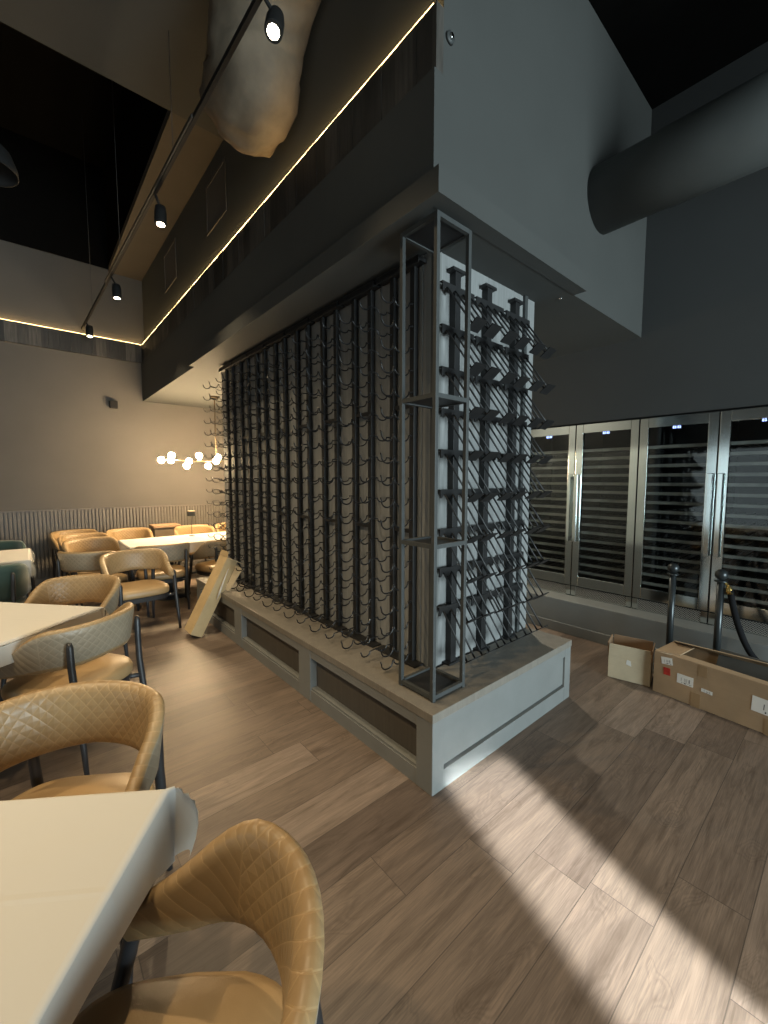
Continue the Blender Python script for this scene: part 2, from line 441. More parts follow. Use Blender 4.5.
bm = B(); box(bm, PX0 + .09, PX1 - .085, PY0 + .006, PY0 + .05, PT - .10, PT - .045); obj('top_rail', bm, M['plat'], pl, world=True)
bm = B(); box(bm, PX0 + .09, PX1 - .085, PY0 + .006, PY0 + .05, 0, .10); obj('bottom_rail', bm, M['plat'], pl, world=True)
bm = B(); box(bm, PX0 + .08, PX1 - .075, PY0 + .018, PY0 + .05, .115, PT - .09); box(bm, PX0 + .08, PX1 - .075, PY0 + .03, PY0 + .05, .02, .2); obj('panel', bm, M['plat'], pl, world=True)

# ------------------------------------------------------------------ wall racks, left face
def arc(x0, x1, dep, n=8):
    c = (x0 + x1) / 2; h = abs(x1 - x0) / 2
    return [(c + h * (cos(pi * k / n)) * (1 if x0 > x1 else -1), -dep * sin(pi * k / n) ** .8) for k in range(n + 1)]
def wire_mesh(kind):
    bm = B()
    if kind == 'wide':
        p = [(0.030, -.004), (0.0, -.004)] + arc(-.010, -.125, .042) + arc(-.132, -.222, .044)
        p += [(-.229, .014)]
    else:
        p = [(0.030, 0.0), (0.0, 0.0)] + arc(-.022, -.095, .024, 6) + [(-.125, .003), (-.150, .0)] + arc(-.158, -.225, .026, 6) + [(-.231, .010)]
    tube(bm, [(x, 0, z) for x, z in p], .0046, 6)
    lathe(bm, [(.0035, -.004), (.006, -.004), (.006, .004), (.0035, .004)], 8, (.014, 0, 0))
    return bm
RF = 1.735     # front plane of the rails
def rail_bm(y):
    bm = B(); box(bm, RF + .017, CX0 - .009, y - .019, y + .019, PT + .012, 2.79, bev=.002)
    return bm
rack_labels = ['nearest to the steel corner tower', 'second from the steel corner tower', 'third from the steel corner tower', 'fourth from the steel corner tower',
               'fourth from the far end of the wall', 'third from the far end of the wall', 'second from the far end of the wall', 'at the far end beside the hanging lamp']
root = None
for k in range(8):
    y0 = 1.785 + .4 * k
    lab = 'black two-rail cradle rack, ' + rack_labels[k]
    if root is None:
        root = thing('wine_rack', lab, 'wine rack', (RF, y0, PT), 0, 'cradle racks on the long wall')
        first = root
        for dy in (0, .178): obj('rail', rail_bm(y0 + dy), M['rack'], root, world=True)
        bm = B(); box(bm, RF - .02, CX0 - .009, y0 - .085, y0 + .285, 2.772, 2.792); box(bm, RF - .02, RF - .014, y0 - .085, y0 + .285, 2.76, 2.80); obj('top_flange', bm, M['rack'], root, world=True)
        bm = B(); box(bm, RF - .03, CX0 - .009, y0 - .085, y0 + .285, PT + .001, PT + .012); obj('bottom_flange', bm, M['rack'], root, world=True)
        for z in (1.235, 1.99):
            bm = B(); box(bm, RF + .022, RF + .038, y0 + .02, y0 + .16, z - .012, z + .012); obj('crossbar', bm, M['rack'], root, world=True)
        for kind, dy, wm in (('wide', -.004, None), ('narrow', .182, None)):
            src = obj('wire_cradle', wire_mesh(kind), M['wire'], root)
            src.location = (0, dy, .0)
            for j in range(17):
                c = src if j == 0 else src.copy()
                if j: COL.objects.link(c)
                c.parent = root
                c.location = (0, dy, .136 + .1257 * j)
            # lowest row just above the foot
            c = src.copy(); COL.objects.link(c); c.parent = root; c.location = (0, dy, .058)
    else:
        dup(first, (RF, y0, PT), 0, lab)

# ------------------------------------------------------------------ label-forward racks, right face
def teeth(w, h):
    """bracket outline: a bar whose lower edge has four scoops"""
    pts = [(-w / 2, h), (-w / 2, 0)]
    for c in (-.105, -.035, .035, .105):
        pts += [(c - .022, 0)] + [(c - .022 * cos(pi * q / 5), .020 * sin(pi * q / 5)) for q in range(1, 5)] + [(c + .022, 0)]
    pts += [(w / 2, 0), (w / 2, h)]
    return pts
lf_labels = ['beside the steel corner tower', 'in the middle of the short wall', 'at the end towards the wine coolers']
first = None
for k, px in enumerate((1.943, 2.252, 2.568)):
    lab = 'black rack of sloping rods, ' + lf_labels[k]
    if first is None:
        first = thing('display_rack', lab, 'wine rack', (px, CY0, PT), 0, 'sloping rod racks on the short wall')
        bm = B(); box(bm, px - .024, px + .024, CY0 - .045, CY0 - .0015, PT + .01, 2.74, bev=.002); obj('rail', bm, M['rack'], first, world=True)
        bm = B(); box(bm, px - .055, px + .055, CY0 - .055, CY0 - .0015, 2.735, 2.752); obj('top_flange', bm, M['rack'], first, world=True)
        bm = B(); box(bm, px - .055, px + .055, CY0 - .06, CY0 - .0015, PT + .001, PT + .012); obj('bottom_flange', bm, M['rack'], first, world=True)
        rb = rr = rp = None
        for j in range(9):
            z = 2.62 - .2318 * j - PT
            if rb is None:
                bm = B(); poly(bm, teeth(.285, .048), lambda u, v, d: (u, d, v), -.052, -.045); box(bm, -.1425, .1425, -.052, -.03, .044, .05)
                rb = obj('bracket', bm, M['rack'], first); rb.location = (0, 0, z - .02)
            else:
                c = rb.copy(); COL.objects.link(c); c.parent = first; c.location = (0, 0, z - .02)
            for pxo in (-.070, .070):
                for dx in (-.035, .035):
                    if rr is None:
                        bm = B(); tube(bm, [(0, -.040, .008), (0, -.058, -.006), (0, -.232, -.246)], .0056, 8)
                        rr = obj('rod', bm, M['rack'], first); rr.location = (pxo + dx, 0, z)
                    else:
                        c = rr.copy(); COL.objects.link(c); c.parent = first; c.location = (pxo + dx, 0, z)
                if rp is None:
                    bm = B()
                    mt = Matrix.Translation((0, -.235, -.245)) @ Matrix.Rotation(radians(-36), 4, 'X')
                    box(bm, -.046, .046, -.040, .040, -.003, .003, mat=mt)
                    rp = obj('end_plate', bm, M['rack'], first); rp.location = (pxo, 0, z)
                else:
                    c = rp.copy(); COL.objects.link(c); c.parent = first; c.location = (pxo, 0, z)
    else:
        dup(first, (px, CY0, PT), 0, lab)

# ------------------------------------------------------------------ steel corner tower
SX0, SX1, SY0, SY1, ST = 1.502, 1.760, 1.366, 1.622, 2.795
tw = thing('display_tower', 'tall slim square steel tower frame standing on the platform corner', 'shelf', (SX0, SY0, PT))
for x in (SX0, SX1 - .022):
    for y in (SY0, SY1 - .022):
        bm = B(); box(bm, x, x + .022, y, y + .022, PT + .001, ST, bev=.0015); obj('upright', bm, M['stand'], tw, world=True)
for z in (PT + .012, 1.205, 1.945, ST - .022):
    bm = B()
    for y in (SY0, SY1 - .022): box(bm, SX0 + .022, SX1 - .022, y + .001, y + .021, z, z + .022)
    for x in (SX0, SX1 - .022): box(bm, x + .001, x + .021, SY0 + .022, SY1 - .022, z, z + .022)
    fr = obj('shelf_frame', bm, M['stand'], tw, world=True)
    bm = B(); box(bm, SX0 + .02, SX1 - .02, SY0 + .02, SY1 - .02, z + .006, z + .011); obj('shelf_plate', bm, M['tray'], fr, world=True)

# ------------------------------------------------------------------ wine coolers
fr_labels = ['second steel wine cooler from the rods rack, its handle on the left side', 'steel wine cooler behind the single post without a rope',
             'rightmost steel wine cooler, behind the post with the rope', 'leftmost steel wine cooler, partly hidden by the sloping rods rack']
def wine_cooler(label, y0, y1, hinge):
    """front faces -X; y0 < y1; hinge 'hi': the handle is on the y1 side"""
    XF = 4.262
    t = thing('wine_cooler', label, 'wine cooler', (XF, y0, FZ0), 0, 'built-in wine coolers')
    g = .004; a, b = y0 + g, y1 - g
    z0, z1, fw = .448, 2.098, .068
    bm = B()
    box(bm, XF + .05, XF + .62, a, a + .02, FZ0 + .002, z1); box(bm, XF + .05, XF + .62, b - .02, b, FZ0 + .002, z1)
    box(bm, XF + .05, XF + .62, a, b, z1 - .02, z1); box(bm, XF + .05, XF + .62, a, b, FZ0 + .002, z0 + .03); box(bm, XF + .60, XF + .62, a, b, FZ0 + .002, z1)
    obj('cabinet', bm, M['fridgein'], t, world=True)
    bm = B()
    box(bm, XF, XF + .045, a, a + fw, z0, z1, bev=.003); box(bm, XF, XF + .045, b - fw, b, z0, z1, bev=.003)
    box(bm, XF, XF + .045, a + fw, b - fw, z1 - .085, z1, bev=.002); box(bm, XF, XF + .045, a + fw, b - fw, z0, z0 + .10, bev=.002)
    d = obj('door', bm, M['steel'], t, world=True)
    bm = B(); box(bm, XF + .018, XF + .024, a + fw - .004, b - fw + .004, z0 + .095, z1 - .08); obj('pane', bm, M['fglass'], d, world=True)
    hy = b - .030 if hinge == 'hi' else a + .030
    bm = B(); box(bm, XF - .05, XF - .032, hy - .017, hy + .017, .91, 1.60, bev=.004)
    for z in (.95, 1.56): box(bm, XF - .034, XF, hy - .008, hy + .008, z - .012, z + .012)
    obj('handle', bm, M['steel'], d, world=True)
    bm = B()
    yc = (a + b) / 2 + .01
    for q, off in enumerate((-.024, -.010, .010, .024)):
        box(bm, XF + .026, XF + .03, yc + off - .005, yc + off + .005, z1 - .105, z1 - .100); box(bm, XF + .026, XF + .03, yc + off - .005, yc + off + .005, z1 - .092, z1 - .087)
        box(bm, XF + .026, XF + .03, yc + off - .005, yc + off - .002, z1 - .105, z1 - .087)
        if q % 2: box(bm, XF + .026, XF + .03, yc + off + .002, yc + off + .005, z1 - .105, z1 - .087)
    obj('display', bm, M['led'], t, world=True)
    z = 1.84
    while z > .58:
        bm = B(); box(bm, XF + .055, XF + .072, a + .03, b - .03, z - .014, z + .014, bev=.003)
        s = obj('shelf', bm, M['shelf'], t, world=True)
        bm = B()
        for q in range(8):
            yy = a + .05 + (b - a - .10) * q / 7; box(bm, XF + .072, XF + .52, yy - .004, yy + .004, z - .006, z + .002)
        obj('shelf_wires', bm, M['shelfrail'], s, world=True)
        z -= .0835
    bm = B(); box(bm, XF + .006, XF + .014, a + .02, b - .02, FZ0 + .010, z0 - .012)
    gr = obj('vent_grille', bm, M['grille'], t, world=True)
    bm = B(); box(bm, XF + .002, XF + .045, a, a + .045, FZ0 + .004, z0 - .008); box(bm, XF + .002, XF + .045, b - .045, b, FZ0 + .004, z0 - .008); box(bm, XF + .002, XF + .02, a, b, FZ0 + .001, FZ0 + .010)
    obj('grille_frame', bm, M['steel'], gr, world=True)
    return t
wine_cooler(fr_labels[3], 1.955, 2.535, 'lo')
wine_cooler(fr_labels[0], 1.376, 1.955, 'hi')
wine_cooler(fr_labels[1], .798, 1.376, 'lo')
wine_cooler(fr_labels[2], .215, .798, 'hi')

# ------------------------------------------------------------------ chairs
def armchair(name, label, loc, rz, group, fabric, seatmat, deep=False, shell=None):
    """front is +Y; the shell wraps round the back and slopes down into the arms"""
    t = thing(name, label, 'chair', loc, rz, group)
    HW, AF = .300, .180
    path = []                                              # plan of the band's outer face
    n1, n2 = 6, 22
    for i in range(n1): path.append((-HW + .004 * i / n1, AF + (-.03 - AF) * i / n1))
    for i in range(n2 + 1):
        a = pi + pi * i / n2
        e = 2.08; ca, sa = cos(a), sin(a)
        path.append((HW * math.copysign(abs(ca) ** (2 / e), ca), -.03 + .25 * math.copysign(abs(sa) ** (2 / e), sa)))
    for i in range(n1): path.append((HW - .004 * (n1 - 1 - i) / n1, -.03 + (AF + .03) * (i + 1) / n1))
    N = len(path)
    S_ = [0.0]
    for i in range(1, N): S_.append(S_[-1] + hypot(path[i][0] - path[i - 1][0], path[i][1] - path[i - 1][1]))
    mid = S_[-1] / 2
    bm = B(); uv = bm.loops.layers.uv.new('uv')
    rings = []; info = []
    for i in range(N):
        a = path[max(i - 1, 0)]; b = path[min(i + 1, N - 1)]
        tx, ty = b[0] - a[0], b[1] - a[1]; L = hypot(tx, ty) or 1
        nx, ny = -ty / L, tx / L                            # inward
        if nx * -path[i][0] + ny * (-.0 - path[i][1]) < 0: nx, ny = -nx, -ny
        u = S_[i] - mid; f = abs(u) / mid                   # 0 back centre .. 1 arm tip
        g = max(0.0, (f - .45) / .55); g = g * g * (3 - 2 * g)
        zt = .800 - .030 * f * f - .165 * g
        zb = (.585 - .012 * sin(pi * min(1, f * 1.1))) - .055 * g
        if deep: zb = .46
        th = .052 - .010 * f
        if i in (0, N - 1): zt -= .03; zb += .02; th *= .55
        lean = .03 * (1 - g)                                # the top leans out
        H = zt - zb
        prof = [(0.0, .12), (-.004, .45), (-.002, .80), (.006, .93), (.35, 1.0), (.70, .99), (.95, .92), (1.02, .78), (1.06, .5), (1.0, .18), (.85, .05), (.55, 0), (.2, .02)]
        ring = []
        for (d, h) in prof:
            off = d * th - lean * (h - .5) * 1.0
            ring.append(bm.verts.new((path[i][0] + nx * off, path[i][1] + ny * off, zb + h * H)))
        rings.append(ring); info.append((u, zb, H))
    K = len(prof)
    for i in range(N - 1):
        for k in range(K):
            k2 = (k + 1) % K
            f = bm.faces.new((rings[i][k], rings[i + 1][k], rings[i + 1][k2], rings[i][k2])); f.smooth = True; f.material_index = 1 if k < 3 else 0
            for lp in f.loops:
                ii = i if lp.vert in rings[i] else i + 1
                lp[uv].uv = (info[ii][0], lp.vert.co.z - .66)
    for rg in (rings[0], rings[-1]): bm.faces.new(rg)
    obj('backrest', bm, [fabric, shell or fabric], t)
    # seat cushion
    def outline(s, z, n=36, yoff=0.0):
        pts = []
        for k in range(n):
            a = 2 * pi * k / n; e = 4.2; ca, sa = cos(a), sin(a)
            x = .262 * math.copysign(abs(ca) ** (2 / e), ca); y = .255 * math.copysign(abs(sa) ** (2 / e), sa)
            if y < 0: x *= 1 - .18 * (y / -.255) ** 2
            pts.append(bm.verts.new((x * s, (y) * s + yoff, z)))
        return pts
    bm = B(); rg = [outline(s, z) for s, z in ((.93, .385), (.985, .392), (1.0, .41), (1.0, .432), (.97, .452), (.90, .463), (.6, .474), (.25, .478))]
    for a, b in zip(rg, rg[1:]):
        for k in range(36):
            f = bm.faces.new((a[k], a[(k + 1) % 36], b[(k + 1) % 36], b[k])); f.smooth = True
    bm.faces.new(rg[0][::-1]); f = bm.faces.new(rg[-1]); f.smooth = True
    obj('seat', bm, seatmat, t)
    bm = B(); rg = [outline(s, z) for s, z in ((.86, .335), (.95, .338), (.97, .384), (.9, .385))]
    for a, b in zip(rg, rg[1:]):
        for k in range(36): bm.faces.new((a[k], a[(k + 1) % 36], b[(k + 1) % 36], b[k]))
    bm.faces.new(rg[0][::-1]); bm.faces.new(rg[-1])
    obj('seat_frame', bm, M['leg'], t)
    for sx in (-1, 1):
        bm = B()
        tube(bm, [(sx * .311, .262, .0), (sx * .309, .238, .14), (sx * .304, .20, .34), (sx * .307, .168, .46), (sx * .312, .142, .57), (sx * .312, .136, .60)], [.012, .014, .018, .019, .017, .012], 10)
        obj('leg', bm, M['leg'], t)
        bm = B()
        tube(bm, [(sx * .215, -.295, .0), (sx * .214, -.282, .16), (sx * .212, -.262, .34), (sx * .213, -.246, .46), (sx * .217, -.238, .60), (sx * .219, -.238, .70), (sx * .218, -.236, .722)], [.012, .014, .018, .018, .017, .016, .010], 10)
        obj('leg', bm, M['leg'], t)
        bm = B()   # arm of the frame that ties the legs to the seat frame
        tube(bm, [(sx * .296, .19, .355), (sx * .2, .17, .355)], .014, 8)
        obj('stretcher', bm, M['leg'], t)
        bm = B(); tube(bm, [(sx * .212, -.258, .36), (sx * .14, -.17, .36)], .014, 8)
        obj('stretcher', bm, M['leg'], t)
    return t
GC = 'tan quilted armchairs'
def facing(deg): return radians(deg - 90)                  # world heading of the chair's front
ch0 = armchair('dining_armchair', 'tan quilted armchair in the front corner, pushed up to the nearest white table', (.09, .70, 0), facing(146), GC, M['leather'], M['seatleather'], shell=M['taupe'])
def chair(x, y, deg, label): return dup(ch0, (x, y, 0), facing(deg), label, GC)
chair(.01, 1.60, 236, 'tan armchair facing the camera behind the nearest white table')
chair(.147, 2.90, 128, 'tan armchair turned away, its diamond-quilted back in front of the second white table')
chair(.195, 3.745, 230, 'tan armchair at the far side of the second white table, facing it')
chair(.81, 4.83, 274, 'tan armchair pulled out alone beside the leaning carton, facing the camera')
chair(.52, 5.50, 54, 'tan armchair seen from behind, just left of the pulled-out armchair')
chair(.60, 6.28, 286, 'tan armchair at the left end of the long table, nearest of three')
chair(.58, 6.86, 286, 'tan armchair tucked in the middle of the row left of the long table')
chair(.52, 7.46, 286, 'tan armchair by the fluted wall, farthest left behind the others')
chair(1.14, 7.18, 272, 'tan armchair at the far side of the long table, left of the brown board')
chair(2.02, 6.98, 268, 'tan armchair at the far side of the long table, behind the thin sign stand')
chair(2.66, 7.0, 268, 'tan armchair at the far side of the long table, cut by the rack edge')
chair(1.19, 5.50, 88, 'tan armchair seen from behind, drawn up to the middle of the long table')
chair(1.87, 5.46, 106, 'tan armchair seen from behind, angled to the long table above the leaning carton')
gc0 = armchair('dining_armchair', 'dark green armchair with its back to us at the left edge', (-.33, 5.18, 0), facing(84), 'green armchairs at the left edge', M['green'], M['green'], deep=True)
dup(gc0, (-.36, 6.62, 0), facing(266), 'dark green armchair on the far side of the small table at the left edge', 'green armchairs at the left edge')

# ------------------------------------------------------------------ tables and cloths
def table(label, clabel, cx, cy, deg, hx, hy, drop, clothtag, group='tables under white cloths', side_k=1.0):
    t = thing('dining_table', label, 'table', (cx, cy, 0), radians(deg), group)
    bm = B(); box(bm, -hx, hx, -hy, hy, .715, .745, bev=.004); obj('tabletop', bm, M['tabletop'], t)
    n = 1 if hx < .7 else 2
    for i in range(n):
        px = 0 if n == 1 else (-hx * .55 if i == 0 else hx * .55)
        bm = B(); lathe(bm, [(.30 * .8, .0), (.30 * .8, .012), (.06, .03), (.038, .05), (.038, .68), (.10, .70), (.10, .715)], 24, (px, 0, 0)); obj('pedestal', bm, M['leg'], t)
    # cloth: a sheet folded over the edge, corners fall in cones
    m = .012; ax, ay = hx + .002, hy + .002
    def axis(h): 
        inner = [-h, -h + .004, -h + .02] + [-h + 2 * h * k / 12 for k in range(1, 12)] + [h - .02, h - .004, h]
        outer = [.003, .008, .016] + [drop * q for q in (.12, .22, .34, .46, .58, .70, .80, .90, 1.0)]
        return [-h - q for q in outer[::-1]] + inner + [h + q for q in outer]
    xs, ys = axis(ax), axis(ay)
    bm = B(); V = {}
    random.seed(int(cx * 100 + cy * 10))
    ph = random.random() * 6
    for i, x in enumerate(xs):
        for j, y in enumerate(ys):
            dx, dy = max(abs(x) - ax, 0), max(abs(y) - ay, 0)
            sx, sy = math.copysign(1, x), math.copysign(1, y)
            z = .749
            if dx == 0 and dy == 0: p = (x, y, z + .0006 * sin(x * 9 + ph) * cos(y * 8))
            elif dx > 0 and dy > 0:
                r = hypot(dx, dy); f = atan2(dy, dx); q2 = sin(2 * f)
                if r > drop: r = drop + (r - drop) * .6
                out = .36 * drop * q2 * sin(pi * min(1, r / (1.45 * drop))) ** .9; q = out / sqrt(2)
                p = (sx * (ax + q + m * min(1, dx / .008)), sy * (ay + q + m * min(1, dy / .008)), z - sqrt(max(r * r - .7 * out * out, 0)))
            elif dx > 0: p = (sx * (ax + m * min(1, dx / .008) + .012 * dx / drop * (1 + sin(y * 11 + ph))), y, z - dx * (1.0 if sx > 0 else 1 - (1 - side_k) * min(1, (y + ay) / .16)))
            else: p = (x, sy * (ay + m * min(1, dy / .008) + .012 * dy / drop * (1 + sin(x * 11 + ph))), z - dy)
            V[i, j] = bm.verts.new(p)
    for i in range(len(xs) - 1):
        for j in range(len(ys) - 1):
            f = bm.faces.new((V[i, j], V[i + 1, j], V[i + 1, j + 1], V[i, j + 1])); f.smooth = True
    c = obj('tablecloth', bm, M['linen'])
    c.location = (cx, cy, 0); c.rotation_euler = (0, 0, radians(deg))
    tag(c, clabel, 'tablecloth', 'white tablecloths')
    return t
def corner_table(px, py, d1, d2_len, d1_len, *a, **kw):
    """corner at (px, py); sides run along headings d1 and d1+90"""
    a1 = radians(d1); a2 = radians(d1 + 90)
    cx = px + cos(a1) * d1_len / 2 + cos(a2) * d2_len / 2; cy = py + sin(a1) * d1_len / 2 + sin(a2) * d2_len / 2
    return table(a[0], a[1], cx, cy, d1, d1_len / 2, d2_len / 2, *a[2:], **kw)
corner_table(.224, 1.139, 145, .85, .85, 'square pedestal table under the nearest white cloth, lower left', 'white cloth on the nearest table, one corner falling in a soft cone', .20, '', side_k=.5)
corner_table(.297, 3.111, 131, .85, .85, 'square pedestal table under the second white cloth at the left edge', 'white cloth on the second table, behind the turned-away tan armchair', .11, '')
table('long pedestal table under white cloth below the hanging globe lamp', 'long white cloth below the hanging globe lamp', 2.02, 6.0, 0, 1.13, .40, .13, '')
table('small table between the two green armchairs', 'white cloth between the two green armchairs', -.47, 5.88, 0, .44, .44, .17, '')

# thin stand with a small head on the long table
st = thing('table_sign_stand', 'small dark square head on a thin stem, standing on the long white table', 'sign stand', (1.745, 6.22, .7505))
bm = B(); lathe(bm, [(.04, 0), (.04, .006), (.006, .012)], 20); obj('foot', bm, M['tray'], st)
bm = B(); tube(bm, [(0, 0, .01), (0, 0, .285)], .004, 8); obj('stem', bm, M['tray'], st)
bm = B(); box(bm, -.045, .045, -.035, .035, .28, .345, bev=.006); obj('head', bm, M['stand'], st)
bm = B(); box(bm, -.045, .045, -.035, .035, .3455, .358, bev=.004); obj('cap', bm, M['cardpale'], st)
# brown board on a low stand behind the long table
sb = thing('side_console', 'low brown board table behind the long white table, between two tan armchairs', 'console table', (1.68, 7.46, 0))
bm = B(); box(bm, -.20, .20, -.16, .16, .775, .815, bev=.004); obj('top', bm, M['cardin'], sb)
bm = B(); box(bm, -.18, .18, -.14, .14, .60, .775); obj('apron', bm, M['tabletop'], sb)
for sx in (-.17, .17):
    for sy in (-.13, .13):
        bm = B(); tube(bm, [(sx, sy, 0), (sx, sy, .60)], .015, 8); obj('leg', bm, M['leg'], sb)

# ------------------------------------------------------------------ leaning carton
C0 = Vector((1.222, 4.16, .003)); AX = Vector((.47, 0, .883)); TH = Vector((-.883, 0, .47))
WY, TK, LN = .215, .115, .80
lc = thing('long_carton', 'long pale cardboard carton leaning open-ended against the grey platform', 'box', tuple(C0))
def carton_pt(a, w, t): return C0 + AX * a + Vector((0, w, 0)) + TH * t
def slab(bm, a0, a1, w0, w1, t0, t1):
    c = [bm.verts.new(carton_pt(a, w, t)) for a in (a0, a1) for w in (w0, w1) for t in (t0, t1)]
    for q in ((0, 1, 3, 2), (4, 6, 7, 5), (0, 4, 5, 1), (2, 3, 7, 6), (0, 2, 6, 4), (1, 5, 7, 3)): bm.faces.new([c[i] for i in q])
bm = B(); e = .004
slab(bm, 0, LN, 0, WY, TK - e, TK); slab(bm, 0, LN, 0, WY, 0, e); slab(bm, 0, LN, 0, e, e, TK - e); slab(bm, 0, LN, WY - e, WY, e, TK - e); slab(bm, 0, e, e, WY - e, e, TK - e)
obj('body', bm, M['kraft'], lc, world=True)
def flap(par, p, name='flap', mat=None):
    bm = B(); a = [Vector(q) for q in p]; n = (a[1] - a[0]).cross(a[2] - a[0]).normalized() * .003
    lo = [bm.verts.new(q - n) for q in a]; hi = [bm.verts.new(q + n) for q in a]
    bm.faces.new(lo[::-1]); bm.faces.new(hi)
    for i in range(len(a)): bm.faces.new((lo[i], lo[(i + 1) % len(a)], hi[(i + 1) % len(a)], hi[i]))
    return obj(name, bm, mat or M['kraft'], par, world=True)
P = carton_pt
flap(lc, [P(LN, 0, TK), P(LN, WY, TK), P(LN + .055, WY, TK + .01), P(LN + .055, .0, TK + .015)])
flap(lc, [P(LN, 0, TK), P(LN, 0, 0), P(LN - .005, -.10, -.02), P(LN + .0, -.085, TK - .02)], mat=M['cardpale'])
flap(lc, [P(LN - .02, -.005, .0), P(LN - .06, -.12, -.03), P(LN - .30, -.075, -.02), P(LN - .30, -.02, .0)], 'side_flap', M['cardpale'])
bm = B(); tube(bm, [P(LN - .10, -.012, .06), P(LN - .22, -.03, .06), P(LN - .34, -.035, .05), P(LN - .42, -.03, .04)], [.004, .012, .016, .003], 6, flat=.3)
obj('loose_tape', bm, M['linen'], lc, world=True)

# ------------------------------------------------------------------ boxes on the right
sm = thing('open_carton', 'small open cardboard carton with raised flaps standing by the long box', 'box', (3.40, 1.10, 0), radians(-76 + 90 - 0))
# local frame: x runs along the front face, built in world coordinates instead
fl = Vector((3.395, 1.238, 0)); frr = Vector((3.455, .962, 0)); ux = (frr - fl).normalized(); uy = Vector((-ux.y, ux.x, 0))
if uy.x < 0: uy = -uy
LW, DP, HB = .278, .215, .17
def cp(a, b, z): return fl + ux * a + uy * b + Vector((0, 0, z))
def panel(par, name, pts, mat): return flap(par, pts, name, mat)
bm = B()
def quadslab(bm, pts, th):
    a = [Vector(q) for q in pts]; n = (a[1] - a[0]).cross(a[2] - a[0]).normalized() * th / 2
    lo = [bm.verts.new(q - n) for q in a]; hi = [bm.verts.new(q + n) for q in a]
    bm.faces.new(lo[::-1]); bm.faces.new(hi)
    for i in range(4): bm.faces.new((lo[i], lo[(i + 1) % 4], hi[(i + 1) % 4], hi[i]))
c4 = [(0, 0), (LW, 0), (LW, DP), (0, DP)]
for i in range(4):
    a, b = c4[i], c4[(i + 1) % 4]; quadslab(bm, [cp(*a, .003), cp(*b, .003), cp(*b, HB), cp(*a, HB)], .005)
quadslab(bm, [cp(*q, .004) for q in c4], .004)
obj('body', bm, M['cardpale'], sm, world=True)
FH = .105
flap(sm, [cp(0, 0, HB), cp(LW, 0, HB), cp(LW - .004, -.006, HB + FH), cp(.004, -.006, HB + FH)], mat=M['cardpale'])
flap(sm, [cp(0, DP, HB), cp(LW, DP, HB), cp(LW - .004, DP + .012, HB + FH), cp(.004, DP + .012, HB + FH)], mat=M['cardin'])
flap(sm, [cp(0, 0, HB), cp(0, DP, HB), cp(-.008, DP - .004, HB + FH), cp(-.008, .004, HB + FH)], mat=M['cardin'])
flap(sm, [cp(LW, 0, HB), cp(LW, DP, HB), cp(LW + .008, DP - .004, HB + FH), cp(LW + .008, .004, HB + FH)], mat=M['cardin'])
bm = B(); quadslab(bm, [cp(.12, -.004, .135), cp(.155, -.004, .125), cp(.15, -.004, .165), cp(.125, -.004, .17)], .002); obj('tape_patch', bm, M['linen'], sm, world=True)

lb = thing('long_box', 'long brown cardboard box with white stickers, its top flaps torn open', 'box', (3.40, .5, 0))
fl = Vector((3.414, .931, 0)); frr = Vector((3.331, .297, 0)); ux = (frr - fl).normalized(); uy = Vector((-ux.y, ux.x, 0))
if uy.x < 0: uy = -uy
LW, DP, HB = 1.35, .30, .305
def cp(a, b, z): return fl + ux * a + uy * b + Vector((0, 0, z))
bm = B(); c4 = [(0, 0), (LW, 0), (LW, DP), (0, DP)]
for i in range(4):
    a, b = c4[i], c4[(i + 1) % 4]; quadslab(bm, [cp(*a, .003), cp(*b, .003), cp(*b, HB), cp(*a, HB)], .006)
quadslab(bm, [cp(*q, .004) for q in c4], .005)
obj('body', bm, M['card'], lb, world=True)
flap(lb, [cp(0, 0, HB), cp(0, DP, HB), cp(.15, DP * .86, HB + .012), cp(.15, .025, HB + .012)], mat=M['card'])
flap(lb, [cp(.10, 0, HB), cp(.78, 0, HB), cp(.74, .045, HB + .004), cp(.14, .055, HB + .010)], mat=M['card'])
flap(lb, [cp(.78, 0, HB), cp(LW, 0, HB), cp(LW, .05, HB + .01), cp(.80, .05, HB + .02)], mat=M['card'])
flap(lb, [cp(.0, DP, HB), cp(.60, DP, HB), cp(.56, DP - .06, HB + .055), cp(.04, DP - .09, HB + .04)], mat=M['card'])
flap(lb, [cp(.24, DP - .02, .03), cp(LW - .01, DP - .02, .03), cp(LW - .01, DP - .02, HB + .05), cp(.30, DP - .02, HB + .055)], 'inner_sheet', M['foam'])
def sticker(a0, a1, z0, z1, rot, mat, name='label_sticker'):
    bm = B(); uv = bm.loops.layers.uv.new('uv')
    ca, cz = (a0 + a1) / 2, (z0 + z1) / 2; w, h = (a1 - a0) / 2, (z1 - z0) / 2; r = radians(rot)
    lo, hi = [], []
    for (x, z) in ((-w, -h), (w, -h), (w, h), (-w, h)):
        X, Z = x * cos(r) - z * sin(r), x * sin(r) + z * cos(r)
        lo.append(bm.verts.new(cp(ca + X, -.0032, cz + Z))); hi.append(bm.verts.new(cp(ca + X, -.0046, cz + Z)))
    f = bm.faces.new(hi)
    for lp, u in zip(f.loops, ((0, 0), (1, 0), (1, 1), (0, 1))): lp[uv].uv = u
    for i in range(4): bm.faces.new((lo[i], lo[(i + 1) % 4], hi[(i + 1) % 4], hi[i]))
    return obj(name, bm, mat, lb, world=True)
sticker(.045, .115, .232, .282, 8, M['sticker'])
sticker(.062, .105, .155, .208, 3, M['red'], 'red_sticker')
sticker(.148, .245, .130, .196, 0, M['sticker'])
sticker(.292, .355, .125, .148, -3, M['sticker'])
sticker(.555, .77, .120, .215, -2, M['sticker'])
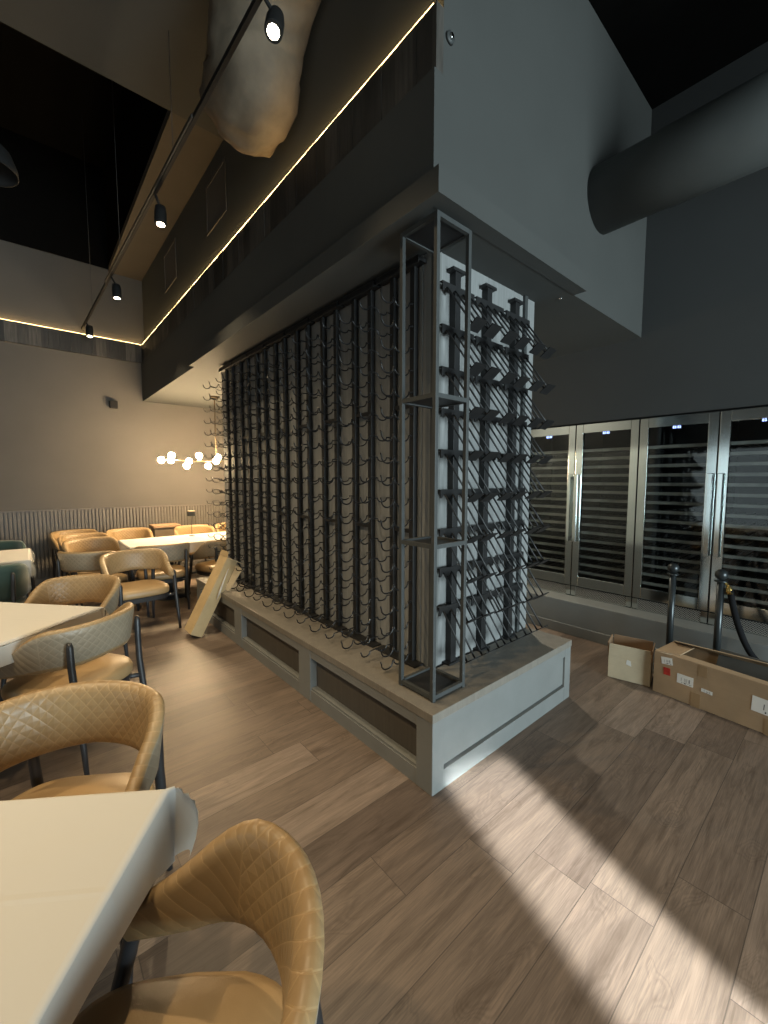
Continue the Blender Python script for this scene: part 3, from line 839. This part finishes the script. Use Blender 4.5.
for a in (.235, .62):
    sticker(a, a + .055, .0, .10, 0, M['tape'], 'tape_strip')
sticker(.27, .32, .225, .303, 0, M['tape'], 'tape_strip')

# ------------------------------------------------------------------ stanchions and rope
def stanchion(label, x, y):
    t = thing('rope_stanchion', label, 'stanchion', (x, y, 0), 0, 'black rope posts')
    bm = B(); lathe(bm, [(.0, 0), (.145, 0), (.145, .012), (.10, .03), (.04, .045), (.022, .05)], 28); obj('base', bm, M['post'], t)
    bm = B(); tube(bm, [(0, 0, .04), (0, 0, .80)], .0235, 16); obj('pole', bm, M['post'], t)
    bm = B(); lathe(bm, [(.022, .795), (.040, .798), (.040, .806), (.020, .81)], 20); obj('rope_ring', bm, M['post'], t)
    bm = B(); lathe(bm, [(.012, .81), (.022, .816), (.036, .83), (.041, .85), (.036, .871), (.02, .886), (.004, .890)], 20); obj('ball_finial', bm, M['post'], t)
    return t
stanchion('black rope post without a rope, behind the end of the long brown box', 3.845, .955)
stanchion('black rope post carrying the hanging rope, behind the long brown box', 3.845, .655)
stanchion('black rope post just beyond the right edge, at the other end of the rope', 3.86, .12)
bm = B()
A, Z = Vector((3.845, .600, .745)), Vector((3.86, .165, .755))
pts = []
for k in range(25):
    q = k / 24; p = A.lerp(Z, q); p.z -= .50 * (1 - (2 * q - 1) ** 2) ** .9; pts.append(p)
tube(bm, pts, .021, 12)
rp = tag(obj('velvet_rope', bm, M['rope']), 'black rope sagging from the post behind the long box', 'rope')
for p, d in ((A, 1), (Z, -1)):
    bm = B(); tube(bm, [p + Vector((0, d * -.002, -.03)), p + Vector((0, d * .006, .0)), p + Vector((0, d * .012, .03)), p + Vector((0, d * .028, .045)), p + Vector((0, d * .030, .06))], [.024, .023, .012, .008, .006], 10)
    obj('hook', bm, M['brass'], rp)

# ------------------------------------------------------------------ hanging globe lamp
gx, gy, gz = 2.27, 6.67, 1.83
ln = thing('globe_chandelier', 'hanging linear lamp with lit glass globes over the long white table', 'chandelier', (gx, gy, ZS))
bm = B(); lathe(bm, [(.065, -.03), (.065, -.001)], 24, (gx, gy, ZS)); obj('canopy', bm, M['brassdark'], ln, world=True)
bm = B(); tube(bm, [(gx, gy, ZS - .02), (gx, gy, gz)], .008, 8); obj('rod', bm, M['brassdark'], ln, world=True)
bm = B(); tube(bm, [(gx - .74, gy, gz), (gx + .74, gy, gz)], .010, 8)
bulbs = []
for k, (dx, dz, dy) in enumerate(((-.78, 0, 0), (-.62, .075, .05), (-.45, -.075, -.03), (-.28, .075, -.05), (-.11, -.075, .03), (.06, .075, .05), (.23, -.075, -.03), (.40, .075, -.05), (.57, -.075, .03), (.78, 0, 0), (-.69, -.005, -.10), (-.36, .0, .10), (-.06, .0, -.10))):
    bulbs.append((gx + dx, gy + dy * 1.6, gz + dz))
    if abs(dx) < .75: tube(bm, [(gx + dx, gy, gz), (gx + dx, gy + dy * 1.6, gz + dz)], .006, 6)
obj('bar', bm, M['brassdark'], ln, world=True)
for b in bulbs:
    bm = B(); bmesh.ops.create_uvsphere(bm, u_segments=16, v_segments=10, radius=.046, matrix=Matrix.Translation(b))
    for f in bm.faces: f.smooth = True
    obj('globe', bm, M['bulb'], ln, world=True)

# ------------------------------------------------------------------ LED strips, track, spots
bm = B(); box(bm, BX + .012, BX + .055, BY + .02, YB - .06, 3.725, 3.7295); tag(obj('led_strip', bm, M['ledstrip']), 'warm glowing light strip along the top of the long wood band', 'light strip', 'cove light strips')
bm = B(); box(bm, XL + .05, BX, YB - .045, YB - .008, 3.725, 3.7295); tag(obj('led_strip', bm, M['ledstrip']), 'warm glowing light strip on top of the back wall wood band', 'light strip', 'cove light strips')

T0, T1 = Vector((1.04, 1.0, 3.95)), Vector((.745, 7.80, 3.80))
def tk(y): return T0.lerp(T1, (y - T0.y) / (T1.y - T0.y))
tr = thing('lighting_track', 'black ceiling lighting track running to the back wall', 'lighting track', tuple(T0))
bm = B(); d = (T1 - T0).normalized(); s = Vector((d.y, -d.x, 0))
def bar(bm, a, b, w, h, off=0.0):
    c = [bm.verts.new(p + s * (q + off) + Vector((0, 0, r))) for p in (a, b) for q in (-w, w) for r in (-h, h)]
    for q in ((0, 1, 3, 2), (4, 6, 7, 5), (0, 4, 5, 1), (2, 3, 7, 6), (0, 2, 6, 4), (1, 5, 7, 3)): bm.faces.new([c[i] for i in q])
bar(bm, T0, T1, .012, .016); obj('rail', bm, M['track'], tr, world=True)
bm = B(); bar(bm, tk(3.0) , tk(5.9), .005, .012, -.019); obj('side_channel', bm, M['trackgrey'], tr, world=True)
for y in (1.6, 3.45, 5.2, 6.9):
    p = tk(y); bm = B(); tube(bm, [p, (p.x, p.y, ZC if y < RY else ZC + 1.5)], .003, 6); obj('cable', bm, M['cable'], tr, world=True)
spots = []
for lab, p, aim in (('nearest and brightest track spotlight, overhead', Vector((1.045, 2.06, 3.77)), Vector((.1, 1.0, .7))),
                    ('second nearest track spotlight, left of the framed wall panels', Vector((.945, 3.92, 3.64)), Vector((.75, 3.5, 0))),
                    ('third track spotlight along the track', Vector((.885, 5.68, 3.60)), Vector((.9, 5.6, 0))),
                    ('farthest track spotlight, near the back wall', Vector((.795, 7.42, 3.60)), Vector((.75, 7.1, 0)))):
    t = thing('track_spotlight', lab, 'spotlight', tuple(p), 0, 'spotlights on the ceiling track')
    dirn = (aim - p).normalized(); up = -dirn
    top = tk(p.y)
    bm = B(); tube(bm, [p + up * .005, p + up * .02, p + up * .10, p + up * .15, p + up * .16], [.044, .046, .046, .040, .02], 20)
    hd = obj('head', bm, M['track'], t, world=True)
    bm = B(); tube(bm, [p + up * .14, Vector((top.x, top.y, top.z - .02))], .010, 8); obj('arm', bm, M['track'], t, world=True)
    bm = B(); tube(bm, [p + up * .006, p + up * .0035], [.030, .030], 20); obj('lens', bm, M['lens'], hd, world=True)
    spots.append((p + dirn * .012, dirn))

# ducts
bm = B()
pth = [Vector((3.32, y, 3.60)) for y in (BY + .002, 1.0, .99, .2, .19, -.8, -.81, -2.5)]
rr = [.222, .222, .228, .228, .222, .222, .228, .228]
tube(bm, pth, rr, 36)
dc = obj('round_duct', bm, M['duct']); tag(dc, 'thick round grey duct coming out of the bulkhead wall, upper right', 'duct')
bm = B()
pth = []; r_ = []
for k in range(19):
    q = k / 18; a = q * pi / 2 * 1.0
    pth.append(Vector((1.30, 2.22 + .62 * sin(a) if q < 1 else 2.84, 4.74 - .55 * (1 - cos(a))))); r_.append(.30)
for k in range(1, 6): pth.append(Vector((1.30, 2.84 + .05 * k, 4.19 - .004 * k))); r_.append(.30 - .004 * k)
rings = tube(bm, pth, r_, 40)
for i, rg in enumerate(rings):
    for k, v in enumerate(rg):
        c = pth[i]; w = .012 * sin(k * 1.7 + i * .9) * sin(i * .7 + k * .31) + .008 * sin(k * .9 - i * 1.6)
        if i > 0: v.co += (v.co - c).normalized() * w * (.4 + .6 * i / len(rings))
        if v.co.z > ZC - .004: v.co.z = ZC - .004
        if v.co.x > BX + .05: v.co.x = BX + .05
tag(obj('wrapped_duct', bm, M['wrap']), 'wrinkled cloth-wrapped duct stub hanging from the ceiling above the track', 'duct')
# framed panels high on the upper wall
for lab, y0, y1 in (('framed dark panel on the upper wall, nearer of two', 4.12, 4.68), ('framed dark panel on the upper wall, farther of two', 5.85, 6.42)):
    t = thing('wall_panel', lab, 'panel', (BX + .06, y0, 4.10), 0, 'framed panels on the upper wall')
    xw = BX + .06; bm = B()
    for a in (y0, y1 - .03): box(bm, xw - .009, xw - .001, a, a + .03, 4.10, 4.58)
    for z in (4.10, 4.55): box(bm, xw - .009, xw - .001, y0 + .03, y1 - .03, z, z + .03)
    obj('frame', bm, M['frame'], t, world=True)
    bm = B(); box(bm, xw - .004, xw - .001, y0 + .03, y1 - .03, 4.13, 4.55); obj('sheet', bm, M['wall'], t, world=True)
# black box on the back wall
t = thing('wall_speaker', 'small black box mounted high on the back wall', 'speaker', (1.10, YB, 2.66))
bm = B(); box(bm, 1.045, 1.15, YB - .09, YB - .012, 2.67, 2.78, bev=.006); obj('body', bm, M['track'], t, world=True)
bm = B(); box(bm, 1.08, 1.115, YB - .013, YB - .001, 2.70, 2.75); obj('mount', bm, M['track'], t, world=True)
# sprinkler on the bulkhead, tiny shiny fitting in the soffit
t = thing('wall_sprinkler', 'small round chrome fitting high on the grey bulkhead corner', 'sprinkler', (1.615, BY, 3.62))
bm = B(); tube(bm, [(1.615, BY - .001, 3.62), (1.615, BY - .012, 3.62), (1.615, BY - .013, 3.62)], [.028, .025, .014], 20); obj('rosette', bm, M['stand'], t, world=True)
bm = B(); tube(bm, [(1.615, BY - .013, 3.62), (1.615, BY - .020, 3.62), (1.615, BY - .022, 3.62)], [.013, .013, .010], 14); obj('nozzle', bm, M['chrome'], t, world=True)
bm = B(); lathe(bm, [(.003, -.012), (.006, -.010), (.012, -.005), (.014, 0.0)], 14, (2.93, 1.49, ZS)); tag(obj('soffit_fitting', bm, M['chrome']), 'tiny shiny fitting on the underside of the bulkhead', 'sprinkler')
# black dome pendant at the left edge
t = thing('dome_pendant', 'black dome pendant hanging at the upper left edge, its rim catching light', 'pendant lamp', (-.10, 3.55, 3.4))
bm = B(); lathe(bm, [(.02, .12), (.10, .10), (.148, .03), (.155, 0), (.16, 0), (.158, .04), (.13, .12), (.07, .18), (.02, .20), (.015, .20)], 32); obj('shade', bm, M['track'], t)
bm = B(); tube(bm, [(0, 0, .19), (0, 0, ZC - 3.4)], .006, 8); obj('cord', bm, M['cable'], t)

# ------------------------------------------------------------------ lights
def light(kind, name, loc, energy, col, **k):
    l = bpy.data.lights.new(name, kind); l.energy = energy; l.color = col
    for a, v in k.items(): setattr(l, a, v)
    o = bpy.data.objects.new(name, l); COL.objects.link(o); o.location = loc; return o
def aim(o, to):
    d = Vector(to) - o.location; o.rotation_euler = d.to_track_quat('-Z', 'Y').to_euler()
WARM = (1.0, .72, .40)
for i, (p, d) in enumerate(spots):
    o = light('SPOT', 'spot_beam', p, (150, 130, 130, 50)[i], (1.0, .78, .48), spot_size=radians((88, 95, 95, 80)[i]), spot_blend=1.0, shadow_soft_size=.03)
    o.rotation_euler = d.to_track_quat('-Z', 'Y').to_euler()
# assumed ceiling spotlights, unseen left of the frame, added to warm floor and rack
for (x, y, e) in ((-1.5, .8, 270), (-1.5, 3.2, 320), (-1.8, 5.6, 55)):
    o = light('SPOT', 'assumed_downlight', (x, y, 4.4), e, (1.0, .78, .48), spot_size=radians(104), spot_blend=.8, shadow_soft_size=.06)
    aim(o, (x + .9, y + .2, 0))
o = light('SPOT', 'assumed_passage_light', (3.95, 2.9, 2.80), 170, (1.0, .90, .70), spot_size=radians(105), spot_blend=.6, shadow_soft_size=.05)  # assumed unseen lamp, added to light the passage and the pale reflector
aim(o, (2.87, 2.5, 1.1))
# cool light of the assumed window behind the camera, then the side window added for steel reflections
o = light('AREA', 'assumed_window_light', ((WX0 + WX1) / 2, YF + .02, (WZ0 + WZ1) / 2), 760, (.78, .95, 1.0), shape='RECTANGLE', size=WX1 - WX0, size_y=WZ1 - WZ0)
o.rotation_euler = (radians(90), 0, 0)
o = light('AREA', 'reflection_window_light', (XL - .02, (LY0 + LY1) / 2, (LZ0 + LZ1) / 2), 19, (.80, .96, 1.0), shape='RECTANGLE', size=LZ1 - LZ0, size_y=LY1 - LY0)
o.rotation_euler = (0, radians(-90), 0)
# a shaft of cool light across the floor, from an added, assumed area light
o = light('AREA', 'assumed_floor_beam', (.64, -1.75, 2.2), 8.5, (.90, .98, 1.0), shape='RECTANGLE', size=.40, size_y=.95, spread=radians(2.4))
aim(o, (1.51, .62, 0.0))

w = bpy.data.worlds.new('room_world'); S.world = w; w.use_nodes = True
w.node_tree.nodes['Background'].inputs[0].default_value = (.55, .62, .65, 1); w.node_tree.nodes['Background'].inputs[1].default_value = .02

# ------------------------------------------------------------------ camera
cam = bpy.data.cameras.new('camera'); co = bpy.data.objects.new('camera', cam); COL.objects.link(co)
cam.sensor_fit = 'VERTICAL'; cam.sensor_height = 36; cam.lens = 413.85 / 1024 * 36; cam.clip_start = .02
yaw, pit = radians(40.72), radians(4.506)
f = Vector((sin(yaw) * cos(pit), cos(yaw) * cos(pit), -sin(pit))); r = Vector((cos(yaw), -sin(yaw), 0)); u = r.cross(f)
mw = Matrix((r, u, -f)).transposed().to_4x4(); mw.translation = (0, 0, 1.55); co.matrix_world = mw
S.camera = co
